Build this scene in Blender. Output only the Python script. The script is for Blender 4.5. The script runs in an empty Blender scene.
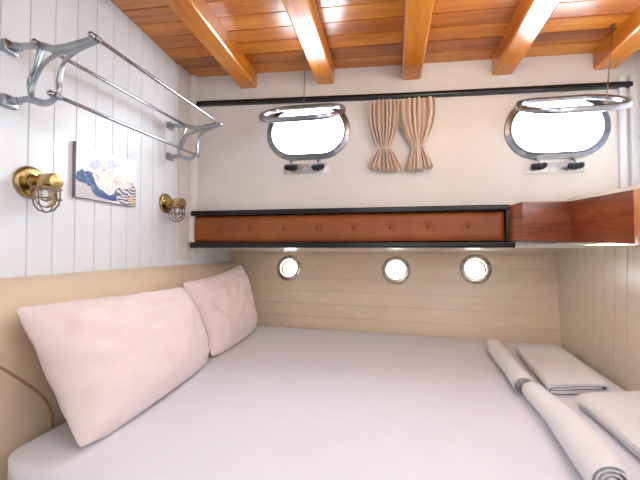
import bpy, bmesh, math, random
from mathutils import Vector, Matrix, noise
random.seed(7)
E = 1.13                      # eye height above the cabin floor; shapes are laid out with z measured from eye height
col = bpy.context.scene.collection
PI = math.pi

# ------------------------------------------------------------------ materials
def lin(c):
    return tuple((x/12.92 if x <= .04045 else ((x+.055)/1.055)**2.4) for x in [v/255 for v in c]) + (1,)

class NT:
    def __init__(s, name):
        s.m = bpy.data.materials.new(name); s.m.use_nodes = True
        s.t = s.m.node_tree; s.b = s.t.nodes['Principled BSDF']
    def n(s, typ, **kw):
        x = s.t.nodes.new(typ)
        for k, v in kw.items():
            if k in x.inputs: x.inputs[k].default_value = v
            else: setattr(x, k, v)
        return x
    def l(s, a, b): s.t.links.new(a, b)
    def coords(s, scale=(1,1,1)):
        tc = s.n('ShaderNodeTexCoord'); mp = s.n('ShaderNodeMapping'); mp.inputs['Scale'].default_value = scale
        s.l(tc.outputs['Object'], mp.inputs['Vector']); return mp.outputs['Vector']
    def noise(s, vec, scale, detail=4, rough=.55, dist=0):
        x = s.n('ShaderNodeTexNoise'); x.inputs['Scale'].default_value = scale; x.inputs['Detail'].default_value = detail
        x.inputs['Roughness'].default_value = rough; x.inputs['Distortion'].default_value = dist
        s.l(vec, x.inputs['Vector']); return x.outputs['Fac']
    def ramp(s, fac, stops):
        r = s.n('ShaderNodeValToRGB'); e = r.color_ramp.elements
        while len(e) < len(stops): e.new(.5)
        for el, (p, c) in zip(e, stops): el.position = p; el.color = lin(c) if max(c) > 1 else tuple(c)+(1,)
        s.l(fac, r.inputs['Fac']); return r.outputs['Color']
    def math(s, op, a, b=None, c=None):
        x = s.n('ShaderNodeMath', operation=op)
        for i, v in enumerate((a, b, c)):
            if v is None: continue
            if isinstance(v, (int, float)): x.inputs[i].default_value = v
            else: s.l(v, x.inputs[i])
        return x.outputs[0]
    def mix(s, f, a, b, mode='MIX'):
        x = s.n('ShaderNodeMix', data_type='RGBA', blend_type=mode)
        for i, v in ((0, f), (6, a), (7, b)):
            if isinstance(v, (int, float)): x.inputs[i].default_value = v
            elif isinstance(v, tuple): x.inputs[i].default_value = v
            else: s.l(v, x.inputs[i])
        return x.outputs[2]
    def bump(s, h, strength=.3, dist=.01):
        x = s.n('ShaderNodeBump'); x.inputs['Strength'].default_value = strength; x.inputs['Distance'].default_value = dist
        s.l(h, x.inputs['Height']); s.l(x.outputs['Normal'], s.b.inputs['Normal'])
    def set(s, **kw):
        for k, v in kw.items():
            k = k.replace('_', ' ')
            if isinstance(v, (int, float, tuple)): s.b.inputs[k].default_value = v
            else: s.l(v, s.b.inputs[k])
        return s

def paint(name, c, rough=.45, var=5, scale=6, coat=0):
    m = NT(name); v = m.coords()
    f = m.noise(v, scale)
    c2 = tuple(max(0, k-var) for k in c)
    m.set(Base_Color=m.ramp(f, [(.3, c2), (.7, c)]), Roughness=rough)
    if coat: m.set(Coat_Weight=coat, Coat_Roughness=.2)
    m.bump(m.noise(v, 60), .05, .004)
    return m

def metal(name, c, rough=.2, var=25):
    m = NT(name); v = m.coords(); f = m.noise(v, 35, 5)
    m.set(Base_Color=m.ramp(f, [(.3, tuple(max(0, k-var) for k in c)), (.7, c)]), Metallic=1.0, Roughness=rough)
    return m

def fabric(name, c, scale=500, strength=.15, var=5, rough=.9, fold=.0):
    m = NT(name); v = m.coords()
    f = m.noise(v, 9, 3)
    m.set(Base_Color=m.ramp(f, [(.3, tuple(max(0, k-var) for k in c)), (.7, c)]), Roughness=rough, Sheen_Weight=.15)
    h = m.noise(v, scale, 2)
    if fold:
        h2 = m.noise(v, 7, 3, .5, .6); h = m.math('ADD', m.math('MULTIPLY', h, .06), m.math('MULTIPLY', h2, fold))
        m.bump(h, strength, .03)
    else: m.bump(h, strength, .002)
    return m

def wood(name, cols, axis, grain=(1, 1, 1), plank=None, rough=.3, coat=.6):
    """cols dark..light; axis = index across which planks repeat; grain = mapping scale"""
    m = NT(name); v = m.coords(grain)
    off = None
    if plank:
        tc = m.n('ShaderNodeTexCoord'); sp = m.n('ShaderNodeSeparateXYZ'); m.l(tc.outputs['Object'], sp.inputs[0])
        idx = m.math('FLOOR', m.math('DIVIDE', m.math('SUBTRACT', sp.outputs[axis], plank[0]), plank[1]))
        wn = m.n('ShaderNodeTexWhiteNoise', noise_dimensions='1D'); m.l(idx, wn.inputs['W'])
        va = m.n('ShaderNodeVectorMath', operation='ADD'); m.l(v, va.inputs[0])
        cm = m.n('ShaderNodeVectorMath', operation='SCALE'); m.l(wn.outputs['Color'], cm.inputs[0]); cm.inputs[3].default_value = 13
        m.l(cm.outputs[0], va.inputs[1]); v = va.outputs[0]; off = wn.outputs['Value']
    f = m.noise(v, 3, 6, .6, .8)
    g = m.noise(v, 14, 3, .6, .3)
    f = m.math('ADD', m.math('MULTIPLY', f, .75), m.math('MULTIPLY', g, .25))
    if off is not None: f = m.math('ADD', m.math('MULTIPLY', f, .8), m.math('MULTIPLY', off, .2))
    n = len(cols); c = m.ramp(f, [(.32+.36*i/(n-1), cols[i]) for i in range(n)])
    m.set(Base_Color=c, Roughness=rough, Coat_Weight=coat, Coat_Roughness=.22)
    m.bump(g, .06, .004)
    return m

def plain(name, c, rough=.4, metallic=0):
    m = NT(name); v = m.coords(); f = m.noise(v, 40)
    m.set(Base_Color=m.ramp(f, [(.3, tuple(int(k*.85) for k in c)), (.7, c)]), Roughness=rough, Metallic=float(metallic)); return m

MT = {}
MT['wall_white'] = paint('white painted boards', (236, 240, 244), .32, 4)
MT['wall_cream'] = paint('cream panel', (229, 224, 217), .38, 5)
MT['soffit'] = paint('pale cream gloss', (238, 230, 216), .22, 4)
MT['right_boards'] = paint('cream boards', (236, 226, 206), .28, 5)
m = paint('cream hull lining', (239, 218, 190), .3, 7)
tc = m.n('ShaderNodeTexCoord'); sp = m.n('ShaderNodeSeparateXYZ'); m.l(tc.outputs['Object'], sp.inputs[0])
fr = m.math('FRACT', m.math('DIVIDE', sp.outputs[2], .085))
gr = m.math('LESS_THAN', m.math('ABSOLUTE', m.math('SUBTRACT', fr, .5)), .03)
m.bump(m.math('SUBTRACT', 1.0, gr), .9, .004); MT['hull'] = m
MT['ceiling'] = wood('varnished ceiling boards', [(124, 58, 6), (170, 92, 12), (196, 114, 20), (214, 138, 36)], 1, (.8, 7, 7), (0, .095), .3, .55)
MT['beam'] = wood('varnished beam', [(168, 86, 2), (204, 120, 4), (226, 146, 16)], 0, (5, .7, 5), None, .28, .8)
MT['mahogany'] = wood('varnished mahogany', [(86, 36, 14), (130, 62, 28), (152, 80, 42), (172, 104, 62)], 0, (.9, .9, 9), None, .3, .5)
MT['mahogany_edge'] = wood('pale mahogany edge', [(196, 120, 70), (222, 150, 98)], 0, (8, 8, 1), None, .3, .4)
MT['black'] = plain('black lacquer', (9, 10, 17), .35)
MT['knob_black'] = plain('blackened metal', (26, 32, 44), .35, .3)
MT['chrome'] = metal('polished steel', (176, 177, 184), .2)
MT['frame_metal'] = metal('window frame steel', (158, 162, 170), .3)
MT['cast'] = metal('cast aluminium', (178, 184, 188), .36)
MT['plate'] = metal('satin plate', (205, 202, 200), .42)
MT['brass'] = metal('aged brass', (200, 176, 124), .26, 60)
MT['bronze'] = metal('dull bronze wire', (150, 124, 110), .35, 30)
MT['porthole_metal'] = metal('worn porthole nickel', (205, 196, 182), .2, 30)
m = NT('brown leather'); v = m.coords()
m.set(Base_Color=m.ramp(m.noise(v, 7), [(.3, (134, 70, 24)), (.7, (154, 86, 34))]), Roughness=.5)
vo = m.n('ShaderNodeTexVoronoi'); vo.inputs['Scale'].default_value = 220; m.l(v, vo.inputs['Vector']); m.bump(vo.outputs['Distance'], .12, .002)
MT['leather'] = m
MT['leather_button'] = plain('dark leather button', (92, 46, 22), .5)
MT['sheet'] = fabric('white bed sheet', (232, 232, 240), 600, .1, 3, .85, .18)
MT['pillow'] = fabric('pale pink cotton', (242, 226, 222), 700, .22, 4, .85, .35)
MT['towel'] = fabric('white terry', (240, 240, 240), 420, .6, 8, 1)
m = fabric('beige woven upholstery', (226, 204, 174), 500, .2, 8)
v = m.coords(); w = m.n('ShaderNodeTexWave', wave_type='BANDS', bands_direction='Z'); w.inputs['Scale'].default_value = 60; m.l(v, w.inputs['Vector'])
w2 = m.n('ShaderNodeTexWave', wave_type='BANDS', bands_direction='Y'); w2.inputs['Scale'].default_value = 60; m.l(v, w2.inputs['Vector'])
m.bump(m.math('ADD', w.outputs['Fac'], w2.outputs['Fac']), .25, .002); MT['upholstery'] = m
MT['piping'] = fabric('tan piping', (176, 138, 98), 500, .1)
MT['curtain'] = fabric('dusty beige curtain cloth', (230, 206, 184), 500, .2, 8)
MT['cord'] = fabric('pale cord', (232, 218, 204), 300, .2)
MT['grey'] = plain('grey canvas edge', (150, 146, 144), .8)
MT['floor'] = wood('cabin floor', [(80, 45, 22), (120, 70, 36)], 0, (6, 1, 1), (0, .1))
m = NT('clear glass'); m.set(Base_Color=(.97, .98, .98, 1), Roughness=.02, Transmission_Weight=1.0, IOR=1.45); MT['glass'] = m
m = NT('bulb glass'); m.set(Base_Color=(.95, .97, .98, 1), Roughness=.08, Transmission_Weight=.9, IOR=1.3); MT['bulb'] = m
# marbled print
m = NT('marbled print'); v = m.coords()
nz = m.n('ShaderNodeTexNoise'); nz.inputs['Scale'].default_value = 9; nz.inputs['Detail'].default_value = 5; m.l(v, nz.inputs['Vector'])
sb = m.n('ShaderNodeVectorMath', operation='SUBTRACT'); m.l(nz.outputs['Color'], sb.inputs[0]); sb.inputs[1].default_value = (.5, .5, .5)
sc = m.n('ShaderNodeVectorMath', operation='SCALE'); m.l(sb.outputs[0], sc.inputs[0]); sc.inputs[3].default_value = .10
ad = m.n('ShaderNodeVectorMath', operation='ADD'); m.l(v, ad.inputs[0]); m.l(sc.outputs[0], ad.inputs[1])
sp = m.n('ShaderNodeSeparateXYZ'); m.l(ad.outputs[0], sp.inputs[0]); Y, Z = sp.outputs[1], sp.outputs[2]
def sq(x): return m.math('MULTIPLY', x, x)
def ell(cy, cz, ry, rz, tilt=0):
    dy = m.math('SUBTRACT', Y, cy); dz = m.math('SUBTRACT', m.math('SUBTRACT', Z, cz), m.math('MULTIPLY', dy, tilt))
    return m.math('SQRT', m.math('ADD', sq(m.math('DIVIDE', dy, ry)), sq(m.math('DIVIDE', dz, rz))))
# picture-centred coordinates
base = m.ramp(m.noise(v, 6), [(.35, (232, 228, 242)), (.65, (251, 250, 253))])
cream = m.ramp(m.noise(ad.outputs[0], 22, 6, .6, 1.5), [(.34, (206, 168, 160)), (.44, (244, 236, 226)), (.56, (250, 246, 240)), (.66, (196, 200, 214)), (.76, (248, 244, 238))])
blue = m.ramp(m.noise(ad.outputs[0], 30, 5, .6, 1.2), [(.38, (44, 70, 120)), (.56, (72, 106, 158)), (.62, (150, 166, 190)), (.68, (70, 92, 130))])
stripe = m.ramp(m.math('FRACT', m.math('MULTIPLY', ell(.075, .02, .1, .06), 5.0)), [(.0, (62, 80, 118)), (.28, (84, 100, 132)), (.5, (240, 230, 220)), (.8, (226, 214, 210)), (.95, (86, 100, 130))])
halo = m.ramp(m.noise(ad.outputs[0], 14, 4), [(.4, (250, 249, 250)), (.55, (196, 206, 218)), (.62, (246, 244, 246))])
grey = lin((206, 202, 206))
lowleft = m.math('LESS_THAN', m.math('ADD', Z, m.math('MULTIPLY', Y, .5)), -.095)
c1 = m.mix(lowleft, base, grey)
c1 = m.mix(m.math('LESS_THAN', ell(.03, .0, .13, .072), 1.0), c1, halo)
c1 = m.mix(m.math('MULTIPLY', m.math('LESS_THAN', ell(.0, -.036, .118, .058), 1.0), m.math('LESS_THAN', m.math('ADD', Z, m.math('MULTIPLY', Y, .25)), -.03)), c1, blue)
c1 = m.mix(m.math('LESS_THAN', ell(-.105, -.035, .040, .036), 1.0), c1, blue)
c1 = m.mix(m.math('MULTIPLY', m.math('LESS_THAN', ell(.115, -.065, .075, .062), 1.0), m.math('GREATER_THAN', Y, .02)), c1, stripe)
c1 = m.mix(m.math('LESS_THAN', ell(.02, -.018, .098, .046), 1.0), c1, cream)
c1 = m.mix(m.math('LESS_THAN', ell(.10, .03, .052, .034), 1.0), c1, lin((250, 248, 240)))
c1 = m.mix(m.math('LESS_THAN', ell(-.095, -.002, .022, .016), 1.0), c1, lin((238, 240, 246)))
c1 = m.mix(m.math('LESS_THAN', ell(.128, -.075, .016, .022), 1.0), c1, lin((236, 190, 116)))
m.set(Base_Color=c1, Roughness=.5); MT['print'] = m

# ------------------------------------------------------------------ geometry helper
class B:
    def __init__(s): s.bm = bmesh.new()
    def face(s, pts):
        vs = [s.bm.verts.new(p) for p in pts]; return s.bm.faces.new(vs)
    def box(s, a, b, bevel=0, seg=2, mat=None):
        r = bmesh.ops.create_cube(s.bm, size=1.0); vs = r['verts']
        c = [(a[i]+b[i])/2 for i in range(3)]; d = [abs(b[i]-a[i]) for i in range(3)]
        for v in vs: v.co = Vector((v.co[0]*d[0]+c[0], v.co[1]*d[1]+c[1], v.co[2]*d[2]+c[2]))
        if bevel:
            es = list({e for v in vs for e in v.link_edges})
            r = bmesh.ops.bevel(s.bm, geom=es, offset=bevel, segments=seg, profile=.5, affect='EDGES')
            vs = list({v for f in r['faces'] for v in f.verts} | {v for v in vs if v.is_valid})
        if mat:
            for v in vs: v.co = mat @ v.co
        return s
    def grid(s, rows, closed_u=False, closed_v=False, cap=False):
        g = [[s.bm.verts.new(p) for p in r] for r in rows]; n, k = len(g), len(g[0])
        for i in range(n if closed_v else n-1):
            for j in range(k if closed_u else k-1):
                s.bm.faces.new((g[i][j], g[i][(j+1) % k], g[(i+1) % n][(j+1) % k], g[(i+1) % n][j]))
        if cap:
            s.bm.faces.new(g[0][::-1]); s.bm.faces.new(g[-1])
        return g
    def tube(s, pts, r, seg=10, closed=False, flat=None):
        pts = [Vector(p) for p in pts]; n = len(pts); rows = []; prev = None
        for i, p in enumerate(pts):
            if closed: t = pts[(i+1) % n]-pts[i-1]
            else: t = pts[min(i+1, n-1)]-pts[max(i-1, 0)]
            t.normalize()
            if flat: a = Vector(flat)
            elif prev is None:
                a = Vector((0, 0, 1)) if abs(t.z) < .9 else Vector((1, 0, 0))
            else: a = prev
            a = (a-t*a.dot(t)).normalized(); prev = a; b = t.cross(a)
            rr = r[i] if isinstance(r, (list, tuple)) and len(r) == n and not flat else r
            ra, rb = (rr if isinstance(rr, (tuple, list)) else (rr, rr))
            rows.append([p+a*ra*math.cos(2*PI*k/seg)+b*rb*math.sin(2*PI*k/seg) for k in range(seg)])
        s.grid(rows, closed_u=True, closed_v=closed, cap=not closed); return s
    def lathe(s, prof, M=Matrix(), seg=24, cap=False):
        """prof = (radius, height) along local z"""
        rows = [[M @ Vector((r*math.cos(2*PI*k/seg), r*math.sin(2*PI*k/seg), h)) for k in range(seg)] for r, h in prof]
        s.grid(rows, closed_u=True, cap=cap); return s
    def sweep(s, outline, prof, M=Matrix()):
        """outline = [(x, y, nx, ny)], prof closed loop of (out, up)"""
        rows = [[M @ Vector((x+nx*o, y+ny*o, u)) for o, u in prof] for x, y, nx, ny in outline]
        s.grid(rows, closed_u=True, closed_v=True); return s
    def prism(s, poly, h0, h1, M=Matrix()):
        a = [s.bm.verts.new(M @ Vector((x, y, h0))) for x, y in poly]; b = [s.bm.verts.new(M @ Vector((x, y, h1))) for x, y in poly]
        n = len(poly); s.bm.faces.new(a[::-1]); s.bm.faces.new(b)
        for i in range(n): s.bm.faces.new((a[i], a[(i+1) % n], b[(i+1) % n], b[i]))
        return s
    def ball(s, c, r, M=None, u=16, v=10):
        q = bmesh.ops.create_uvsphere(s.bm, u_segments=u, v_segments=v, radius=1.0)
        rr = r if isinstance(r, (tuple, list)) else (r, r, r)
        for x in q['verts']:
            p = Vector((x.co[0]*rr[0], x.co[1]*rr[1], x.co[2]*rr[2]))
            if M: p = M @ p
            x.co = p+Vector(c)
        return s
    def build(s, name, mat, parent=None, loc=None, angle=40, smooth=True):
        bmesh.ops.remove_doubles(s.bm, verts=s.bm.verts, dist=1e-6)
        bmesh.ops.recalc_face_normals(s.bm, faces=s.bm.faces)
        if parent is not None:
            root = parent
            while root.parent: root = root.parent
            org = Vector(root['_org'])
        else: org = Vector(loc) if loc else Vector((0, 0, 0))
        for v in s.bm.verts: v.co -= org
        for f in s.bm.faces: f.smooth = smooth
        for e in s.bm.edges:
            if len(e.link_faces) == 2 and e.calc_face_angle(0) > math.radians(angle): e.smooth = False
        me = bpy.data.meshes.new(name); s.bm.to_mesh(me); s.bm.free()
        me.materials.append(mat.m if isinstance(mat, NT) else mat)
        o = bpy.data.objects.new(name, me); col.objects.link(o)
        if parent is not None: o.parent = parent
        else: o.location = (org[0], org[1], org[2]+E); o['_org'] = tuple(org)
        return o

def thing(name, label, cat, org, group=None, kind=None):
    o = bpy.data.objects.new(name, None); col.objects.link(o); o.empty_display_size = .05
    o.location = (org[0], org[1], org[2]+E); o['_org'] = tuple(org)
    return tag(o, label, cat, group, kind)
def tag(o, label=None, cat=None, group=None, kind=None):
    if label: o['label'] = label
    if cat: o['category'] = cat
    if group: o['group'] = group
    if kind: o['kind'] = kind
    return o
def struct(o, label=None): o['kind'] = 'structure'; return tag(o, label)

def cat(pts, n=8):
    """Catmull-Rom through points"""
    P = [Vector(p) for p in pts]; P = [P[0]*2-P[1]]+P+[P[-1]*2-P[-2]]; out = []
    for i in range(1, len(P)-2):
        for k in range(n):
            t = k/n; a, b, c, d = P[i-1], P[i], P[i+1], P[i+2]
            out.append(.5*((2*b)+(-a+c)*t+(2*a-5*b+4*c-d)*t*t+(-a+3*b-3*c+d)*t**3))
    out.append(P[-2]); return out
def frame(o, x, y, z):
    return Matrix(((x[0], y[0], z[0], o[0]), (x[1], y[1], z[1], o[1]), (x[2], y[2], z[2], o[2]), (0, 0, 0, 1)))
def stadium(w, h, n=14):
    r = h/2; a = w/2-r; out = []
    for k in range(n+1):
        t = -PI/2+PI*k/n; out.append((a+r*math.cos(t), r*math.sin(t), math.cos(t), math.sin(t)))
    for k in range(1, 4): out.append((a-2*a*k/4, r, 0, 1))
    for k in range(n+1):
        t = PI/2+PI*k/n; out.append((-a+r*math.cos(t), r*math.sin(t), math.cos(t), math.sin(t)))
    for k in range(1, 4): out.append((-a+2*a*k/4, -r, 0, -1))
    return out
def circle(r, n=32): return [(r*math.cos(2*PI*k/n), r*math.sin(2*PI*k/n), math.cos(2*PI*k/n), math.sin(2*PI*k/n)) for k in range(n)]

def holed(b, rect, holes, M, depth):
    """flat sheet in local xy with holes, thickness depth along local z"""
    edges = []
    for loop in [rect]+holes:
        vs = [b.bm.verts.new(Vector((x, y, 0))) for x, y in loop]
        edges += [b.bm.edges.new((vs[i], vs[(i+1) % len(vs)])) for i in range(len(vs))]
    r = bmesh.ops.triangle_fill(b.bm, use_beauty=True, use_dissolve=False, edges=edges, normal=(0, 0, 1))
    fs = [f for f in r['geom'] if isinstance(f, bmesh.types.BMFace)]
    ex = bmesh.ops.extrude_face_region(b.bm, geom=fs)
    for v in ex['geom']:
        if isinstance(v, bmesh.types.BMVert): v.co.z += depth
    for v in b.bm.verts: v.co = M @ v.co
    return b
def board_profile(a0, a1, start, pitch, gw=.004, gd=.005):
    """(coord, depth) list from a0 to a1 with V grooves"""
    out = [(a0, 0)]; k = math.ceil((a0-start)/pitch)
    while start+k*pitch < a1-gw:
        g = start+k*pitch
        if g-gw > a0: out += [(g-gw/2, 0), (g-gw/4, gd), (g+gw/4, gd), (g+gw/2, 0)]
        k += 1
    return out+[(a1, 0)]

# ------------------------------------------------------------------ room shell
LW, DW = -1.14, 1.9            # left wall x, upper back wall y
def zc(x, y): return .992-.034*x+.035*(1.9-y)
YF = -1.5
b = B(); b.box((-1.3, YF, -1.16), (1.35, 2.7, -1.13)); struct(b.build('floor', MT['floor']))
b = B()
pr = board_profile(YF, 1.9, 0, .095, .006, .011)
b.grid([[(x, y, zc(x, y)+d) for y, d in pr] for x in (-1.2, -.4, .4, 1.3)])
b.grid([[(x, y, zc(x, y)+.04) for y in (YF, 1.9)] for x in (-1.2, 1.3)])
struct(b.build('ceiling', MT['ceiling'], angle=15))
b = B()
pr = board_profile(YF, 2.62, .933, .0888, .0045, .006)
b.grid([[(LW-d, y, z) for y, d in pr] for z in (-1.13, -.3, .5, 1.25)])
b.face([(LW-.03, YF, -1.13), (LW-.03, 2.62, -1.13), (LW-.03, 2.62, 1.25), (LW-.03, YF, 1.25)])
struct(b.build('wall_left', MT['wall_white'], angle=15))
# upper back wall with two oval window openings
W1, W2 = (-.421, .652), (.845, .598)
WW, WH = .408, .240
def oval(c, w, h): return [(c[0]+x, c[1]+y) for x, y, _, _ in stadium(w, h)]
Mb = frame((0, DW, 0), (1, 0, 0), (0, 0, 1), (0, 1, 0))
b = B(); holed(b, [(-1.2, .0), (1.25, .0), (1.25, 1.15), (-1.2, 1.15)], [oval(W1, WW+.004, WH+.004), oval(W2, WW+.004, WH+.004)], Mb, .05)
struct(b.build('wall_back', MT['wall_cream'], angle=30))
# lower hull lining (recess under the side deck)
HO = Vector((-.9, 2.37, -.53)); HX = Vector((1, -.096, 0)).normalized(); HY = Vector((0, .2, 1)).normalized(); HN = HY.cross(HX).normalized()
if HN.y < 0: HN = -HN
HX = (HX).normalized(); HY = HN.cross(HX)*(1 if HN.cross(HX).z > 0 else -1)
Mh = frame(HO, HX, HY, HN)
Mhi = Mh.inverted()
PH = [(-.675, 2.426, -.144), (.077, 2.353, -.146), (.561, 2.31, -.131)]
PL = [Mhi @ Vector(p) for p in PH]
b = B(); holed(b, [(-.34, -.62), (2.15, -.62), (2.15, .6), (-.34, .6)], [[(p.x+x, p.y+y) for x, y, _, _ in circle(.068)] for p in PL], Mh, .05)
struct(b.build('wall_hull', MT['hull'], angle=30))
# right walls: boarded lower wall, upper wall
b = B()
def rwx(y): return .93+.095*(y-1.47)
pr = board_profile(YF, 2.45, 1.557, .0888, .0045, .005)
b.grid([[(rwx(y)+d+.03*(z+.02), y, z) for y, d in pr] for z in (-1.13, -.5, .012)])
b.face([(1.4, YF, -1.13), (1.4, 2.45, -1.13), (1.4, 2.45, .012), (1.4, YF, .012)])
struct(b.build('wall_right_lower', MT['right_boards'], angle=15))
b = B(); pr = board_profile(YF, 1.93, 1.5, .0888, .0045, .005)
b.grid([[(1.19+d, y, z) for y, d in pr] for z in (0.0, .6, 1.15)])
b.face([(1.23, YF, 0.0), (1.23, 1.93, 0.0), (1.23, 1.93, 1.15), (1.23, YF, 1.15)])
struct(b.build('wall_right', MT['wall_white'], angle=15))
b = B(); b.box((-1.3, YF-.04, -1.16), (1.35, YF, 1.25)); struct(b.build('wall_front', MT['wall_white']))
# soffit below the side deck
b = B()
b.grid([[(-1.14, 1.88, .006), (.2, 1.88, .012), (.9, 1.86, .026), (1.2, 1.86, .026)],
        [(-1.14, 2.5, -.03), (.2, 2.4, -.026), (1.02, 2.32, -.022), (1.2, 2.32, -.02)]])
b.grid([[(-1.14, 1.88, .03), (1.2, 1.86, .04)], [(-1.14, 2.55, .03), (1.2, 2.5, .04)]])
b.grid([[(.885, YF, .012), (.885, 1.86, .024)], [(1.2, YF, -.012), (1.2, 1.86, -.006)]])
struct(b.build('trim_1', MT['soffit']))
# corner post at left end of back wall
b = B(); b.prism([(-1.145, 1.905)]+[(-1.14+.045*math.sin(t), 1.9-.03*math.cos(t)) for t in [PI/2*k/8 for k in range(9)]], .035, zc(-1.12, 1.9)+.004)
struct(b.build('trim_2', MT['wall_cream']))
b = B(); b.box((LW-.002, 1.765, -.07), (LW+.008, 1.9, zc(LW, 1.8)+.002), .003); struct(b.build('trim_5', MT['wall_cream']))
# white boarded corner strip at the right end
b = B(); b.box((1.115, 1.885, .24), (1.145, 1.901, .83), .004); b.box((1.16, 1.88, .24), (1.192, 1.901, .83), .004)
struct(b.build('trim_3', MT['wall_white']))
# long black rail high on the back wall
def zr(x): return .862+(x+1.1)*(-.0395) if x < .09 else .815-(x-.09)*.029
b = B(); rows = []
for x in (-1.095, -.7, -.3, .09, .5, .8, 1.17):
    z = zr(x); rows.append([(x, 1.9, z-.014), (x, 1.882, z-.014), (x, 1.878, z-.009), (x, 1.878, z+.009), (x, 1.882, z+.014), (x, 1.9, z+.014)])
b.grid(rows, closed_u=True, cap=True); struct(b.build('trim_4', MT['black'], angle=50))

# ------------------------------------------------------------------ beams
labels = ['varnished ceiling beam nearest the white boarded wall, farthest left', 'varnished ceiling beam above the window with the left hanging pane',
          'varnished ceiling beam above the small beige curtains', 'varnished ceiling beam between the curtains and the right window', 'varnished ceiling beam farthest right, beside the right chain']
for cx, lb in zip((-.773, -.316, .149, .601, 1.065), labels):
    b = B(); rows = []; c = .007
    for y in [1.899, 1.5, 1.0, .5, 0, -.7, YF]:
        x = cx+.02*(y-1.9); w = .05+.003*(1.9-y); zt = zc(x, y)+.003; zb = zt-.088
        rows.append([(x-w, y, zt), (x-w, y, zb+c), (x-w+c, y, zb), (x+w-c, y, zb), (x+w, y, zb+c), (x+w, y, zt)])
    b.grid(rows, closed_u=True, cap=True)
    tag(b.build('ceiling_beam', MT['beam'], loc=(cx, 1.9, zc(cx, 1.9)-.085), angle=30), lb, 'beam', 'varnished ceiling beams')

# ------------------------------------------------------------------ padded band on the edge of the side deck
th = thing('padded_band', 'long brown leather padded band with black edging along the back wall', 'upholstered panel', (-.26, 1.9, .0))
b = B(); rows = []
n = 120; BT = [-.949, -.762, -.558, -.362, -.167, .032, .223, .422]
x0, x1, z0, z1 = -1.112, .60, .03, .190
for j in range(13):
    v = j/12; row = []
    for i in range(n+1):
        x = x0+(x1-x0)*i/n; z = z0+(z1-z0)*v
        e = min(1, min(v, 1-v)*5)**.5*min(1, min(x-x0, x1-x)/.03 if min(x-x0, x1-x) > 0 else 0)**.5
        d = .026*e
        for q in BT:
            r2 = ((x-q)**2+(z-.107)**2)/.016**2; d -= .015*math.exp(-r2)
        row.append((x, 1.893-d, z))
    rows.append(row)
b.grid(rows)
b.grid([[(x0, 1.899, z0), (x1, 1.899, z0)], [(x0, 1.899, z1), (x1, 1.899, z1)]])
b.grid([rows[0], [(p[0], 1.899, p[2]) for p in rows[0]]]); b.grid([rows[-1], [(p[0], 1.899, p[2]) for p in rows[-1]]])
b.build('leather_pad', MT['leather'], th, angle=60)
for q in BT:
    b = B(); b.ball((q, 1.876, .107), (.006, .003, .006), None, 12, 8); b.build('button', MT['leather_button'], th)
for nm, za, zb, xe in (('top_moulding', .188, .217, .615), ('bottom_moulding', .001, .031, .64)):
    b = B(); b.box((-1.115, 1.858, za), (xe, 1.899, zb), .006, 3); tag(b.build(nm, MT['black'], th), 'black moulding')
b = B(); b.box((.598, 1.862, .03), (.612, 1.899, .192), .003); tag(b.build('end_moulding', MT['black'], th), 'black moulding')

# ------------------------------------------------------------------ mahogany fascia boxing in the corner
th = thing('wooden_fascia', 'varnished reddish wood boxing round the right corner, next to the leather band', 'wooden shelf', (.8, 1.6, .02))
def plank_strip(pts, za, zb, t):
    b = B(); n = len(pts); rows = []
    for i, (x, y) in enumerate(pts):
        p = Vector((x, y, 0)); d = Vector((0, 0, 0))
        if i > 0: d += (p-Vector((*pts[i-1], 0))).normalized()
        if i < n-1: d += (Vector((*pts[i+1], 0))-p).normalized()
        d.normalize(); nn = Vector((-d.y, d.x, 0))*t
        rows.append([(x, y, za[i]), (x, y, zb[i]), (x+nn.x, y+nn.y, zb[i]), (x+nn.x, y+nn.y, za[i])])
    b.grid(rows, closed_u=True, cap=True); return b
plank_strip([(.614, 1.892), (.668, 1.848)], [.034, .036], [.212, .226], .018).build('angled_panel', MT['mahogany'], th)
plank_strip([(.668, 1.848), (.88, 1.848)], [.036, .030], [.226, .224], .018).build('back_panel', MT['mahogany'], th)
plank_strip([(.88, 1.846), (.88, 1.39), (.88, .4)], [.030, .012, .0], [.222, .204, .19], .018).build('side_panel', MT['mahogany'], th)
b = B(); b.box((.868, 1.355, .008), (.884, 1.405, .207), .003); tag(b.build('edge_batten', MT['mahogany_edge'], th), 'paler orange wood batten')
b = B()
for i, (y, z) in enumerate([(1.862, .224), (1.39, .206), (.4, .192)]): pass
b.grid([[(.874, y, z), (.874, y, z+.014), (1.188, y, z+.018), (1.188, y, z)] for y, z in [(1.866, .2245), (1.39, .2065), (.4, .1925)]], closed_u=True, cap=True)
tag(b.build('shelf_top', MT['soffit'], th), 'white painted shelf top')
b = B(); b.prism([(.612, 1.899), (.612, 1.893), (.67, 1.85), (.878, 1.85), (.878, 1.899)], .205, .2115); b.build('top_panel', MT['mahogany'], th)

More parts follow.
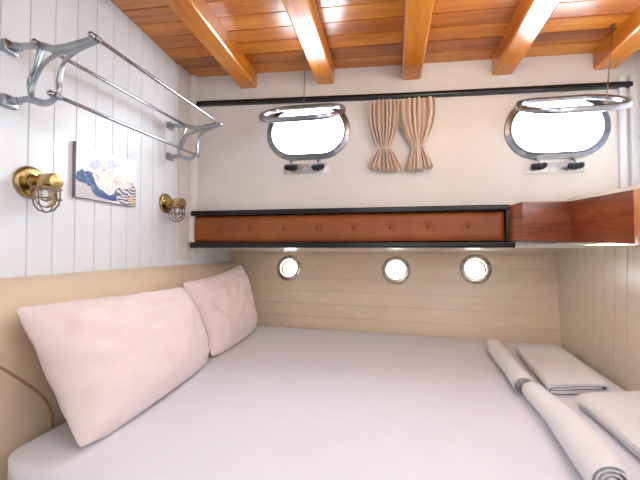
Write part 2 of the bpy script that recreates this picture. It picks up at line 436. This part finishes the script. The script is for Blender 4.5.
# ------------------------------------------------------------------ oval windows with hinged panes
def window(num, c, tilt_y, near, plate, knobs):
    th = thing('window_%d' % num, ['oval metal cabin window left of the curtains, pane propped open on a chain', 'oval metal cabin window right of the curtains, pane propped open on a chain'][num-1], 'window', (c[0], DW, c[1]-.16), None, 'structure')
    M = frame((c[0], DW, c[1]), (1, 0, 0), (0, 0, 1), (0, -1, 0))     # local z points into the cabin
    st = stadium(WW, WH)
    b = B(); b.sweep(st, [(.001, -.05), (.001, .004), (.001, .013), (.004, .016), (.009, .014), (.010, .012), (.014, .008), (.032, .007), (.036, .004), (.036, 0), (.0015, 0), (.0015, -.05)], M)
    b.build('frame', MT['frame_metal'], th, angle=50)
    b = B(); so = stadium(WW+.046, WH+.046)
    for i in range(2, len(so), 4):
        x, y = so[i][:2]; Ms = M @ Matrix.Translation((x, y, .007)); b.lathe([(.0001, .003), (.003, .0025), (.004, 0)], Ms, 8)
    b.build('screws', MT['chrome'], th)
    # opened pane
    hz = c[1]+WH/2+.014; hinge = Vector((c[0], DW-.026, hz)); nr = Vector(near); d = (nr-hinge); d.x = 0; L = d.length; d.normalize()
    nn = Vector((1, 0, 0)).cross(d); 
    mid = hinge+d*(L/2); mid.x = (c[0])
    Mp = frame(mid, (1, 0, 0), d, nn)
    sp_ = stadium(WW+.01, L-.036)
    b = B(); b.sweep(sp_, [(-.006, -.010), (-.006, .009), (-.001, .013), (.010, .013), (.022, .009), (.023, -.004), (.017, -.014), (.003, -.015)], Mp)
    p = b.build('hinged_pane', MT['chrome'], th, angle=45)
    b = B(); b.prism([(x, y) for x, y, _, _ in stadium(WW, L-.046)], -.003, .003, Mp); b.build('glass', MT['glass'], p)
    b = B()
    for s in (-.07, .07):
        b.tube([(c[0]+s-.018, DW-.02, hz+.002), (c[0]+s+.018, DW-.02, hz+.002)], .007, 10)
        b.box((c[0]+s-.012, DW-.02, hz-.008), (c[0]+s+.012, DW-.0005, hz+.006), .002)
    b.build('hinge', MT['frame_metal'], th)
    # striker plate and two wing screws
    b = B(); b.box((plate[0], DW-.004, plate[2]), (plate[1], DW-.0003, plate[3]), .001); b.build('striker_plate', MT['plate'], th)
    for kx, kz in knobs:
        b = B(); b.tube([(kx, DW-.003, kz+.035), (kx, DW-.03, kz+.028)], .007, 10)
        b.tube([(kx, DW-.026, kz+.032), (kx, DW-.03, kz+.006)], .0045, 10)
        sc_ = b.build('swing_bolt', MT['frame_metal'], th)
        b = B(); b.ball((kx, DW-.033, kz-.008), (.016, .015, .018))
        b.ball((kx-.017, DW-.035, kz-.008), (.020, .011, .016), Matrix.Rotation(.35, 4, 'Y')); b.ball((kx+.017, DW-.035, kz-.006), (.022, .011, .016), Matrix.Rotation(-.35, 4, 'Y'))
        tag(b.build('wing_nut', MT['knob_black'], sc_), 'dark wing nut')
    return hinge, nr
h1 = window(1, W1, 0, (-.40, 1.645, .632), (-.559, -.300, .418, .476), [(-.512, .458), (-.356, .453)])
h2 = window(2, W2, 0, (.80, 1.645, .588), (.697, .966, .372, .425), [(.752, .410), (.914, .404)])

def chain(a, z, lab):
    a, z = Vector(a), Vector(z); d = (z-a); L = d.length; d.normalize(); n = int(L/.0125); b = B()
    u = d.cross(Vector((0, 1, 0))).normalized(); w = d.cross(u)
    for i in range(n):
        c = a+d*(L*(i+.5)/n); s = u if i % 2 else w
        b.tube([c+d*.0082*math.sin(t)+s*.0032*math.cos(t) for t in [2*PI*k/10 for k in range(10)]], .0011, 5, closed=True)
    b.tube([a+Vector((0, 0, .012)), a+Vector((0, 0, 0))], .003, 6); b.tube([a+Vector((0, 0, .009)), a+Vector((0, 0, .0125))], .012, 10)
    return tag(b.build('chain', MT['bronze'], loc=tuple(z)), lab, 'chain', 'chains holding the window panes')
chain((-.380, 1.66, zc(-.38, 1.66)-.012), (-.386, 1.650, .647), 'thin metal chain hanging from the ceiling to the left open window pane')
chain((.980, 1.69, zc(.98, 1.69)-.012), (.93, 1.655, .612), 'thin metal chain hanging from the ceiling to the right open window pane')

# ------------------------------------------------------------------ round portholes
plabs = ['round metal porthole in the lower wall, nearest the pillows', 'round metal porthole in the lower wall below the beige curtains', 'round metal porthole in the lower wall, farthest from the pillows']
for k, p in enumerate(PL):
    P = Mh @ p
    th = thing('window_%d' % (k+3), plabs[k], 'porthole', tuple(P), None, 'structure')
    M = frame(P, HX, HY, -HN)
    b = B(); b.sweep(circle(.0668, 40), [(0, -.05), (-.004, .004), (-.002, .009), (.004, .011), (.012, .009), (.02, .007), (.026, .004), (.027, .0004), (.001, .0004), (.001, -.05)], M)
    b.build('frame', MT['porthole_metal'], th, angle=50)
    b = B(); b.sweep(circle(.054, 40), [(-.0, -.04), (-.0, -.026), (.006, -.022), (.0115, -.022), (.0115, -.04)], M); b.build('inner_ring', MT['porthole_metal'], th)
    b = B(); b.prism([(x, y) for x, y, _, _ in circle(.0538, 40)], -.038, -.033, M); b.build('glass', MT['glass'], th)
    b = B()
    for i in range(6):
        t = 2*PI*i/6+.4; Ms = M @ Matrix.Translation((.083*math.cos(t), .083*math.sin(t), .007)); b.lathe([(.0001, .003), (.0035, .0025), (.0045, 0)], Ms, 8)
    b.build('screws', MT['knob_black'], th)
P = Vector((-.497, 2.403, -.169)); M = frame(P, HX, HY, -HN)
b = B(); b.lathe([(.0135, 0), (.0135, .004), (.011, .006), (.008, .006), (.007, .003), (.0001, .0025)], M, 20)
tag(b.build('round_plug', MT['right_boards'], loc=tuple(P)), 'tiny cream round cap on the lower wall right of the leftmost porthole', 'plug')

# ------------------------------------------------------------------ curtains
def curtain(x0, x1, tx, tw, bx0, bx1, zb, ph, lab):
    th = thing('curtain', lab, 'curtain', ((x0+x1)/2, 1.88, zb), 'small curtains on the back wall')
    b = B(); N, R_ = 90, 40; zt = .783-(x0*.03); zt_ = .53; rows = []
    for j in range(R_+1):
        v = j/R_; z = zt+(zb-zt)*v; tv = (zt-zt_)/(zt-zb)
        if v < tv:
            q = (v/tv); e = q**2.2; a = x0*(1-e)+(tx-tw)*e; c = x1*(1-e)+(tx+tw)*e
            bul = .012*math.sin(PI*q**.8)
            a -= bul*.8; c += bul*.8
        else:
            q = (v-tv)/(1-tv); e = q**.8; a = (tx-tw)*(1-e)+bx0*e; c = (tx+tw)*(1-e)+bx1*e
        amp = .017*(1-.35*math.exp(-((v-tv)/.08)**2)); row = []
        for i in range(N+1):
            s = i/N; w = s+.018*math.sin(9*s+ph)
            x = a+(c-a)*s+.0025*math.sin(2*PI*8*w*2+1)
            fold = math.sin(2*PI*7*w+ph)+.35*math.sin(2*PI*3*w+2*ph+v*2)
            y = 1.868-amp*fold-.012*math.sin(PI*s)*(1 if v < tv else .5)
            zz = z+(.006*math.sin(2*PI*7*w+ph)+.012*math.cos(4*s+ph))*max(0, v-.8)*5
            row.append((x, min(y, 1.8965), zz))
        rows.append(row)
    b.grid(rows); o = b.build('cloth', MT['curtain'], th, angle=180)
    md = o.modifiers.new('s', 'SOLIDIFY'); md.thickness = .0025; md.offset = -1
    b = B(); b.tube([(tx+(tw+.006)*math.cos(t), 1.872+.022*math.sin(t)-.002, zt_+.003*math.sin(t)) for t in [2*PI*k/24 for k in range(24)]], .0035, 8, closed=True)
    tag(b.build('tie_cord', MT['cord'], th), 'pale tie cord'); b = B()
    b.tube([(x0-.004, 1.868, zt+.006-.0), (x1+.004, 1.868, zt+.006-.033*(x1-x0))], .003, 6)
    b.build('curtain_wire', MT['cord'], th)
curtain(-.067, .072, .002, .026, -.085, .096, .418, .4, 'small gathered beige curtain, left one of the pair between the windows')
curtain(.078, .262, .176, .028, .112, .255, .412, 1.7, 'small gathered beige curtain, right one of the pair between the windows')

# ------------------------------------------------------------------ luggage rack
th = thing('luggage_rack', 'silver metal luggage rack with three rails on the white boarded wall', 'rack', (LW, 1.27, .45))
def bracket(y, dx, dz, near):
    def P(l): return [(x+dx, y, z+dz) for x, z in l]
    b = B(); F = (0, 1, 0)
    b.tube(cat(P([(-1.10, .617), (-1.066, .615), (-1.016, .611), (-.975, .598), (-.935, .597), (-.877, .604), (-.825, .613)])), (.012, .008), 8, flat=(.3, .2, 1))
    b.tube(cat(P([(-1.018, .607), (-1.022, .585), (-1.034, .55), (-1.049, .52), (-1.053, .49), (-1.048, .455)])), (.009, .006), 8, flat=(.3, .2, 1))
    b.tube(cat(P([(-1.050, .47), (-1.035, .51), (-1.008, .553), (-.975, .572), (-.94, .581), (-.905, .583), (-.877, .598)])), (.008, .0055), 8, flat=(.3, .2, 1))
    b.tube(cat(P([(-.960, .452), (-.950, .47), (-.950, .50), (-.934, .552), (-.898, .579), (-.855, .594), (-.822, .603)])), (.008, .0055), 8, flat=(.3, .2, 1))
    b.tube(cat(P([(-1.10, .449), (-1.065, .452), (-1.043, .447), (-.998, .434), (-.968, .443), (-.955, .458)])), (.011, .007), 8, flat=(.3, .2, 1))
    for x in (-.95, -.895): b.tube(P([(x, .574), (x+.002, .599)]), .004, 6)
    for x, z in ((-1.016, .612), (-.822, .611), (-.957, .453)):
        b.tube([(x+dx, y-.010, z+dz), (x+dx, y+.010, z+dz)], .0095, 10)
    o = b.build('bracket', MT['cast'], th, angle=60)
    for z in (.617, .449):
        b = B(); b.box((LW+.0003, y-.022, z+dz-.018), (LW+.018, y+.022, z+dz+.018), .003); b.box((LW+.016, y-.012, z+dz-.009), (LW+.048, y+.012, z+dz+.009), .004)
        b.build('wall_mount', MT['cast'], o)
bracket(.865, 0, 0, True); bracket(1.68, -.022, .041, False)
for p, q in (((-.822, .611), (-.844, .652)), ((-1.016, .612), (-1.038, .653)), ((-.957, .453), (-.979, .494))):
    b = B(); A = Vector((p[0], .845, p[1]-.001)); Z_ = Vector((q[0], 1.70, q[1]+.001)); b.tube([A, Z_], .0062, 12)
    b.ball(A, .0095, None, 12, 8); b.ball(Z_, .009, None, 12, 8)
    b.build('rail', MT['chrome'], th)

# ------------------------------------------------------------------ brass wall lamps
def lamp(y, z, lab):
    th = thing('wall_lamp', lab, 'lamp', (LW, y, z), 'brass wall lamps on the white boards')
    Mx = frame((LW, y, z), (0, 1, 0), (0, 0, 1), (1, 0, 0))
    b = B(); b.lathe([(.0001, .0003), (.052, .0003), (.053, .006), (.049, .012), (.040, .014), (.034, .012), (.026, .016), (.0001, .016)], Mx, 36); b.build('base', MT['brass'], th, angle=50)
    b = B(); b.lathe([(.024, .012), (.024, .022), (.022, .026), (.022, .052), (.026, .056), (.027, .098), (.024, .108), (.0001, .110)], Mx, 28); b.build('arm', MT['brass'], th, angle=50)
    cx = LW+.069; Mz = frame((cx, y, z), (1, 0, 0), (0, 1, 0), (0, 0, 1))
    b = B(); b.lathe([(.0001, .0), (.026, .0), (.027, -.016), (.038, -.019), (.038, -.024), (.0001, -.024)], Mz, 28); b.build('socket_housing', MT['brass'], th, angle=50)
    b = B(); b.lathe([(.029, -.022), (.029, -.055), (.025, -.072), (.014, -.082), (.0001, -.085)], Mz, 24); b.build('glass_jar', MT['glass'], th, angle=60)
    b = B(); b.lathe([(.010, -.022), (.010, -.036), (.013, -.046), (.010, -.058), (.0001, -.063)], Mz, 16); b.build('bulb', MT['bulb'], th, angle=60)
    b = B()
    for i in range(2):
        a = PI/2*i+.35; 
        pts = [(.040, -.02), (.040, -.056), (.035, -.076), (.022, -.092), (0, -.099), (-.022, -.092), (-.035, -.076), (-.040, -.056), (-.040, -.02)]
        b.tube([Mz @ Vector((r*math.cos(a), r*math.sin(a), h)) for r, h in pts], .0019 if i % 2 else .0026, 6)
    for h, r in ((-.024, .040), (-.056, .040)):
        b.tube([Mz @ Vector((r*math.cos(t), r*math.sin(t), h)) for t in [2*PI*k/24 for k in range(24)]], .0026, 6, closed=True)
    b.build('guard_cage', MT['bronze'], th)
lamp(.938, .214, 'brass caged wall lamp left of the marbled picture')
lamp(1.655, .236, 'brass caged wall lamp right of the marbled picture, near the corner')

# ------------------------------------------------------------------ picture
PO = (LW+.012, 1.252, .295)
th = thing('canvas_picture', 'small frameless canvas with blue and cream marbled swirls on white boards', 'picture', (LW, 1.252, .19))
b = B(); b.box((LW+.0005, 1.096, .190), (LW+.016, 1.414, .398), .001); b.build('canvas_block', MT['grey'], th)
b = B(); b.face([(LW+.0164, 1.0965, .1905), (LW+.0164, 1.4135, .1905), (LW+.0164, 1.4135, .3975), (LW+.0164, 1.0965, .3975)])
o = b.build('print_face', MT['print'], th)
for v in o.data.vertices: v.co -= Vector((.0164, 0, .105))
o.location = (.0164, 0, .105)

# ------------------------------------------------------------------ bed
h = -.53
def smooth(a, b, t): t = max(0, min(1, (t-a)/(b-a))); return t*t*(3-2*t)
def backy(x): return 2.345-.096*(x+.9)
b = B(); NX, NY = 64, 60; X0, X1, Y0 = -.98, .905, .69
def mat_pt(u, v, z):
    x = X0+(X1-X0)*u; yb = backy(x)-.03; y = Y0+(yb-Y0)*v
    x1 = min(X1, 9); 
    xx = X0+(rwx(y)-.03-X0)*u
    return Vector((xx, y, z))
def edge_d(u, v): return min(u*1.9, (1-u)*1.9, v*1.6, (1-v)*1.6)
rows = []
R = .045
for j in range(NY+1):
    row = []
    for i in range(NX+1):
        u = i/NX; v = j/NY
        # denser towards the borders
        u = .5-.5*math.cos(PI*u); v = .5-.5*math.cos(PI*v)
        p = mat_pt(u, v, h); 
        du, dv = min(u, 1-u)*1.9, min(v, 1-v)*1.6
        sag = 0
        for d in (du, dv):
            if d < R: sag += R-math.sqrt(max(0, R*R-(R-d)**2))
        p.z -= min(sag, .09)*.6
        # rounded plan corners
        if du < .15 and dv < .15:
            k = math.hypot(.15-du, .15-dv)
            if k > .15:
                s = .15/k; sx = 1 if u < .5 else -1; sy = 1 if v < .5 else -1
                p.x += sx*(.15-du)*(1-s); p.y += sy*(.15-dv)*(1-s)
        p.z += .004*noise.noise(Vector((p.x*3, p.y*3, 1)))+.0015*noise.noise(Vector((p.x*9, p.y*7, 4)))
        row.append(p)
    rows.append(row)
g = rows
b.grid(rows)
# skirt down
loop = [g[0][i] for i in range(NX+1)]+[g[j][NX] for j in range(1, NY+1)]+[g[NY][i] for i in range(NX-1, -1, -1)]+[g[j][0] for j in range(NY-1, 0, -1)]
b.grid([loop, [p+Vector((0, 0, -.08)) for p in loop], [p+Vector((0, 0, -.17)) for p in loop]], closed_u=True)
bl = [p+Vector((0, 0, -.17)) for p in loop]; b.face(bl)
th = thing('bed', 'wide mattress under a smooth white sheet filling the berth', 'bed', (0, 1.45, -1.13))
b.build('mattress', MT['sheet'], th, angle=60)
b = B(); b.grid([[(-.985, .70, z), (rwx(.7)-.05, .70, z), (rwx(2.1)-.05, 2.05, z), (-.985, 2.22, z)] for z in (-1.129, -.705)], closed_u=True, cap=True)
b.build('bed_base', MT['mahogany'], th)

# ------------------------------------------------------------------ headboard cushion along the left wall
th = thing('headboard', 'long beige upholstered headboard cushion behind the pillows', 'headboard', (-1.08, 1.4, -.75))
prof = [(-1.1385, -.75), (-1.1385, -.092)]
prof += [(-1.12, -.090), (-1.09, -.096), (-1.06, -.112), (-1.035, -.138), (-1.018, -.170), (-1.008, -.21), (-1.004, -.26), (-1.003, -.40), (-1.004, -.60), (-1.006, -.75)]
b = B(); rows = []
ys = [.40, .42, .45]+[.5+.05*k for k in range(37)]+[2.36, 2.40]
def hy(z): return 0
for k, y in enumerate(ys):
    s = {0: .35, 1: .75}.get(k, 1.0)
    rr = []
    for i, (x, z) in enumerate(prof):
        xx = -1.1385+(x+1.1385)*s; zz = z if z < -.5 else z-.03*(1-s)-.012*max(0, y-1.2)/1.2
        xx += .003*noise.noise(Vector((y*5, z*6, 2)))*(1 if i > 2 else 0)
        yy = y
        if k >= len(ys)-1: yy = min(2.44, 2.37+.2*(z+.53))+.0
        rr.append((xx, yy, zz))
    rows.append(rr)
b.grid(rows, closed_u=True, cap=True); b.build('cushion', MT['upholstery'], th, angle=60)
b = B(); b.tube(cat([(-1.004, .72, -.29), (-1.0035, .76, -.318), (-1.0025, .825, -.383), (-1.002, .876, -.443), (-1.0015, .903, -.50), (-1.0015, .91, -.55)]), .004, 8)
tag(b.build('piping', MT['piping'], th), 'darker tan seam piping')

# ------------------------------------------------------------------ pillows
def pillow(BL, BR, TL, TR, T, lab, seed):
    BL, BR, TL, TR = map(Vector, (BL, BR, TL, TR)); N = 40
    nrm = (BR-BL).cross(TL-BL).normalized()
    if nrm.x < 0: nrm = -nrm
    b = B()
    def pt(u, v, side):
        s, t = 2*u-1, 2*v-1
        cr = 1-.045*(abs(s)*abs(t))**6; u, v = (s*cr+1)/2, (t*cr+1)/2
        p = BL*(1-u)*(1-v)+BR*u*(1-v)+TL*(1-u)*v+TR*u*v
        c = BL*.25+BR*.25+TL*.25+TR*.25
        # edges bow inwards between the corners
        pin_t = .022*(1-abs(s)**2.2)*(abs(t)**3); pin_s = .020*(1-abs(t)**2.2)*(abs(s)**3)
        p -= (TL-BL).normalized()*pin_t*(1 if t > 0 else .5)
        p -= (BR-BL).normalized()*pin_s*(1 if s > 0 else -1)
        a = max(0, 1-abs(s)**2.6)**.62*max(0, 1-abs(t)**2.6)**.62
        w = Vector((s*1.7+seed, t*1.3, side*.7))
        f = 1+.16*noise.noise(w*1.6)
        ed = (1-a)
        wr = .022*noise.noise(Vector((s*4+seed, t*4, side)))*a+.016*noise.noise(Vector((s*9+seed, t*3.2, side)))*min(1, a*3)*(ed+.2)
        d = T*.5*a*f+wr
        if side < 0: d *= .75
        p = p+nrm*side*(max(d, .0)+.0008*0)
        if p.z < h+.006: p.x += min(.03, (h+.006-p.z)*.5)*(1 if side > 0 else 0); p.z = h+.006
        return p
    for side in (1, -1): b.grid([[pt(i/N, j/N, side) for i in range(N+1)] for j in range(N+1)])
    bmesh.ops.remove_doubles(b.bm, verts=b.bm.verts, dist=.0004)
    o = b.build('pillow', MT['pillow'], loc=((BL+BR)/2).to_tuple(), angle=70)
    md = o.modifiers.new('s', 'SUBSURF'); md.levels = 1; md.render_levels = 1
    return tag(o, lab, 'pillow', 'pillows leaning on the headboard')
pillow((-.762, .757, -.522), (-.792, 1.50, -.522), (-.982, .755, -.150), (-.955, 1.545, -.178), .235, 'plump pale pink pillow, the nearer one, leaning on the headboard', 1.3)
pillow((-.80, 1.52, -.522), (-.81, 2.15, -.522), (-.965, 1.52, -.162), (-.955, 2.225, -.100), .19, 'pale pink pillow farther back, partly behind the nearer pillow', 5.1)

# ------------------------------------------------------------------ towels
def roll(a, z, r, lab, seed, r0=None):
    r0 = r0 or r
    a, z = Vector(a), Vector(z); d = (z-a); L = d.length; d.normalize(); u = Vector((0, 0, 1)); w = d.cross(u).normalized()
    b = B(); n = 110; turns = 4.2; t = r/turns*.80
    def spir(k):
        q = k/n; ang = q*turns*2*PI; return ang, r*(.12+.88*q)
    rows = []
    NL = 22
    for j in range(NL+1):
        s = j/NL; row = []
        c = a+d*L*s+w*.006*math.sin(s*5+seed)
        k_r = (r0+(r-r0)*min(1, s*1.6))/r*(1+.03*math.sin(s*7+seed))
        c = c-Vector((0, 0, (r-r*k_r)*.8))
        end = .004*(1 if j in (0, NL) else 0)
        outer = []; inner = []
        for k in range(n+1):
            ang, rr = spir(k); ang += .12*math.sin(s*3+seed)+1.2
            rr *= k_r
            dirv = w*math.cos(ang)+u*math.sin(ang)*.93
            outer.append(c+dirv*(rr-end)); inner.append(c+dirv*max(.0005, rr-t*.92+end*.5))
        rows.append(outer+inner[::-1])
    b.grid(rows, closed_u=True)
    # end faces between the outer and inner skin
    for rr in (rows[0], rows[-1]):
        m_ = len(rr)
        for k in range(n): b.face([rr[k], rr[k+1], rr[m_-2-k], rr[m_-1-k]])
    bmesh.ops.remove_doubles(b.bm, verts=b.bm.verts, dist=1e-5)
    return tag(b.build('rolled_towel', MT['towel'], loc=tuple((a+z)/2-Vector((0, 0, r))), angle=50), lab, 'towel', 'rolled white towels')
roll((.545, 1.90, h+.040), (.480, 1.345, h+.040), .038, 'thin rolled white towel, the one farther back on the bed', .5)
roll((.503, 1.325, h+.046), (.462, .815, h+.047), .046, 'thick rolled white towel, the one nearer the camera on the bed', 2.5, .036)

def folded(c, sx, sy, rot, hh, lab, seed, shear=.35):
    """layered fold; cross-section in local xz extruded along y"""
    t = hh/3.2; w = sx/2; path = []
    # inner tongue -> right fold -> bottom -> left -> ... outer C wrapping
    path += [(-w*.86, hh*.5)]
    path += [(x, hh*.5) for x in [-w*.6, -w*.2, w*.2, w*.6]]
    path += [(w*.82, hh*.5)]
    b = B(); rows = []
    def ribbon(pts, th_, nl=24, flare=0):
        P = [Vector((p[0], 0, p[1])) for p in pts]; n = len(P); L, Rr = [], []
        for i in range(n):
            tt = (P[min(i+1, n-1)]-P[max(i-1, 0)]).normalized(); nn = Vector((-tt.z, 0, tt.x))
            q = th_/2*(.55 if i in (0, n-1) else 1)
            L.append(P[i]+nn*q); Rr.append(P[i]-nn*q)
        ring = L+Rr[::-1]; rws = []
        for j in range(nl+1):
            s = j/nl; y = -sy/2+sy*s; rr = []
            for p in ring:
                zz = p.z
                zz += .0035*noise.noise(Vector((p.x*9+seed, y*7, p.z*20)))*(1 if p.z > t else .2)
                e = min(s, 1-s); 
                if e < .05: zz = hh*.46+(zz-hh*.46)*(.82+.18*(e/.05))
                xx = p.x+.006*noise.noise(Vector((seed+3, y*5, 0)))
                rr.append(Vector((xx, y+.008*noise.noise(Vector((p.x*8, seed, p.z*30)))*(1 if j in (0, nl) else 0), max(zz, .001))))
            rws.append(rr)
        b.grid(rws, closed_u=True, cap=True)
    outer = [(-w+.004, t*.5+.001)]+[(x, t*.5) for x in [-w*.6, 0, w*.6, w-.02]]
    r = (hh-t)/2
    outer += [(w-r+r*math.sin(a), t*.5+r-r*math.cos(a)) for a in [PI*k/8 for k in range(1, 8)]]
    outer += [(x, hh-t*.5) for x in [w-r-.005, w*.5, 0, -w*.5]]+[(-w*.9, hh-t*.6), (-w-.001, hh*.72), (-w-.004, hh*.5)]
    ribbon(outer, t*.95); ribbon([(-w*.93, hh*.5), (-w*.5, hh*.5), (0, hh*.5), (w*.4, hh*.5), (w*.78, hh*.5)], t*.72)
    M = Matrix.Translation(Vector(c)) @ Matrix.Rotation(rot, 4, 'Z')
    for v in b.bm.verts: v.co.y += shear*v.co.x; v.co = M @ v.co
    return tag(b.build('folded_towel', MT['towel'], loc=c, angle=60), lab, 'towel', 'folded white towels')
folded((.722, 1.655, h+.002), .205, .50, -.13, .046, 'folded white towel lying by the right wall, the one farther back', 1.0)
folded((.735, 1.10, h+.002), .225, .47, -.03, .048, 'folded white towel lying by the right wall, the one nearer the camera', 4.0)

# ------------------------------------------------------------------ light
wd = bpy.data.worlds.new('World'); bpy.context.scene.world = wd; wd.use_nodes = True
bg = wd.node_tree.nodes['Background']; bg.inputs[0].default_value = (.84, .92, 1, 1); bg.inputs[1].default_value = 30.0
def area(name, loc, size, energy, color, rot=(0, 0, 0), portal=False):
    l = bpy.data.lights.new(name, 'AREA'); l.shape = 'RECTANGLE'; l.size, l.size_y = size; l.energy = energy; l.color = color
    if portal: l.cycles.is_portal = True
    o = bpy.data.objects.new(name, l); col.objects.link(o); o.location = (loc[0], loc[1], loc[2]+E); o.rotation_euler = rot; return o
for c in (W1, W2): area('window_daylight', (c[0], DW+.06, c[1]), (.45, .29), 1, (1, 1, 1), (-PI/2, 0, 0), True)
for p in PH: area('porthole_daylight', (p[0], p[1]+.06, p[2]), (.15, .15), 1, (1, 1, 1), (-PI/2, 0, 0), True)
area('overhead_fill_light', (.15, .1, .93), (.7, .7), 6, (.82, .91, 1.0))  # added cool fill from overhead, out of view; the ceiling has no hatch
area('rear_fill_light', (.5, YF+.06, .1), (1.0, 1.6), 10, (.82, .91, 1.0), (PI/2, 0, 0))  # added fill for daylight from behind the camera; no doorway is built
l = bpy.data.lights.new('warm_fill_light', 'POINT'); l.shadow_soft_size = .09; l.energy = 4.5; l.color = (1.0, .82, .58)  # unseen warm fill added to tint wood and bed; no lamp fixture here
o = bpy.data.objects.new('warm_fill_light', l); col.objects.link(o); o.location = (.38, 1.0, .86+E)
area('side_fill_light', (1.16, .55, .52), (.5, .35), 4, (.84, .92, 1.0), (0, PI/2, 0))  # added unseen fill that brightens the left wall; right wall has no window

# ------------------------------------------------------------------ camera
cd = bpy.data.cameras.new('Camera'); cd.sensor_width = 36; cd.lens = 347/640*36; cd.clip_start = .02
cam = bpy.data.objects.new('Camera', cd); col.objects.link(cam); cam.location = (0, 0, E)
cam.rotation_euler = (PI/2+math.atan(8/347), 0, math.radians(10.45))
sc_ = bpy.context.scene; sc_.camera = cam
vs = sc_.view_settings; vs.view_transform = 'Standard'; vs.look = 'None'; vs.exposure = .64; vs.gamma = 1; vs.use_curve_mapping = False
for o in bpy.data.objects:
    if '_org' in o: del o['_org']
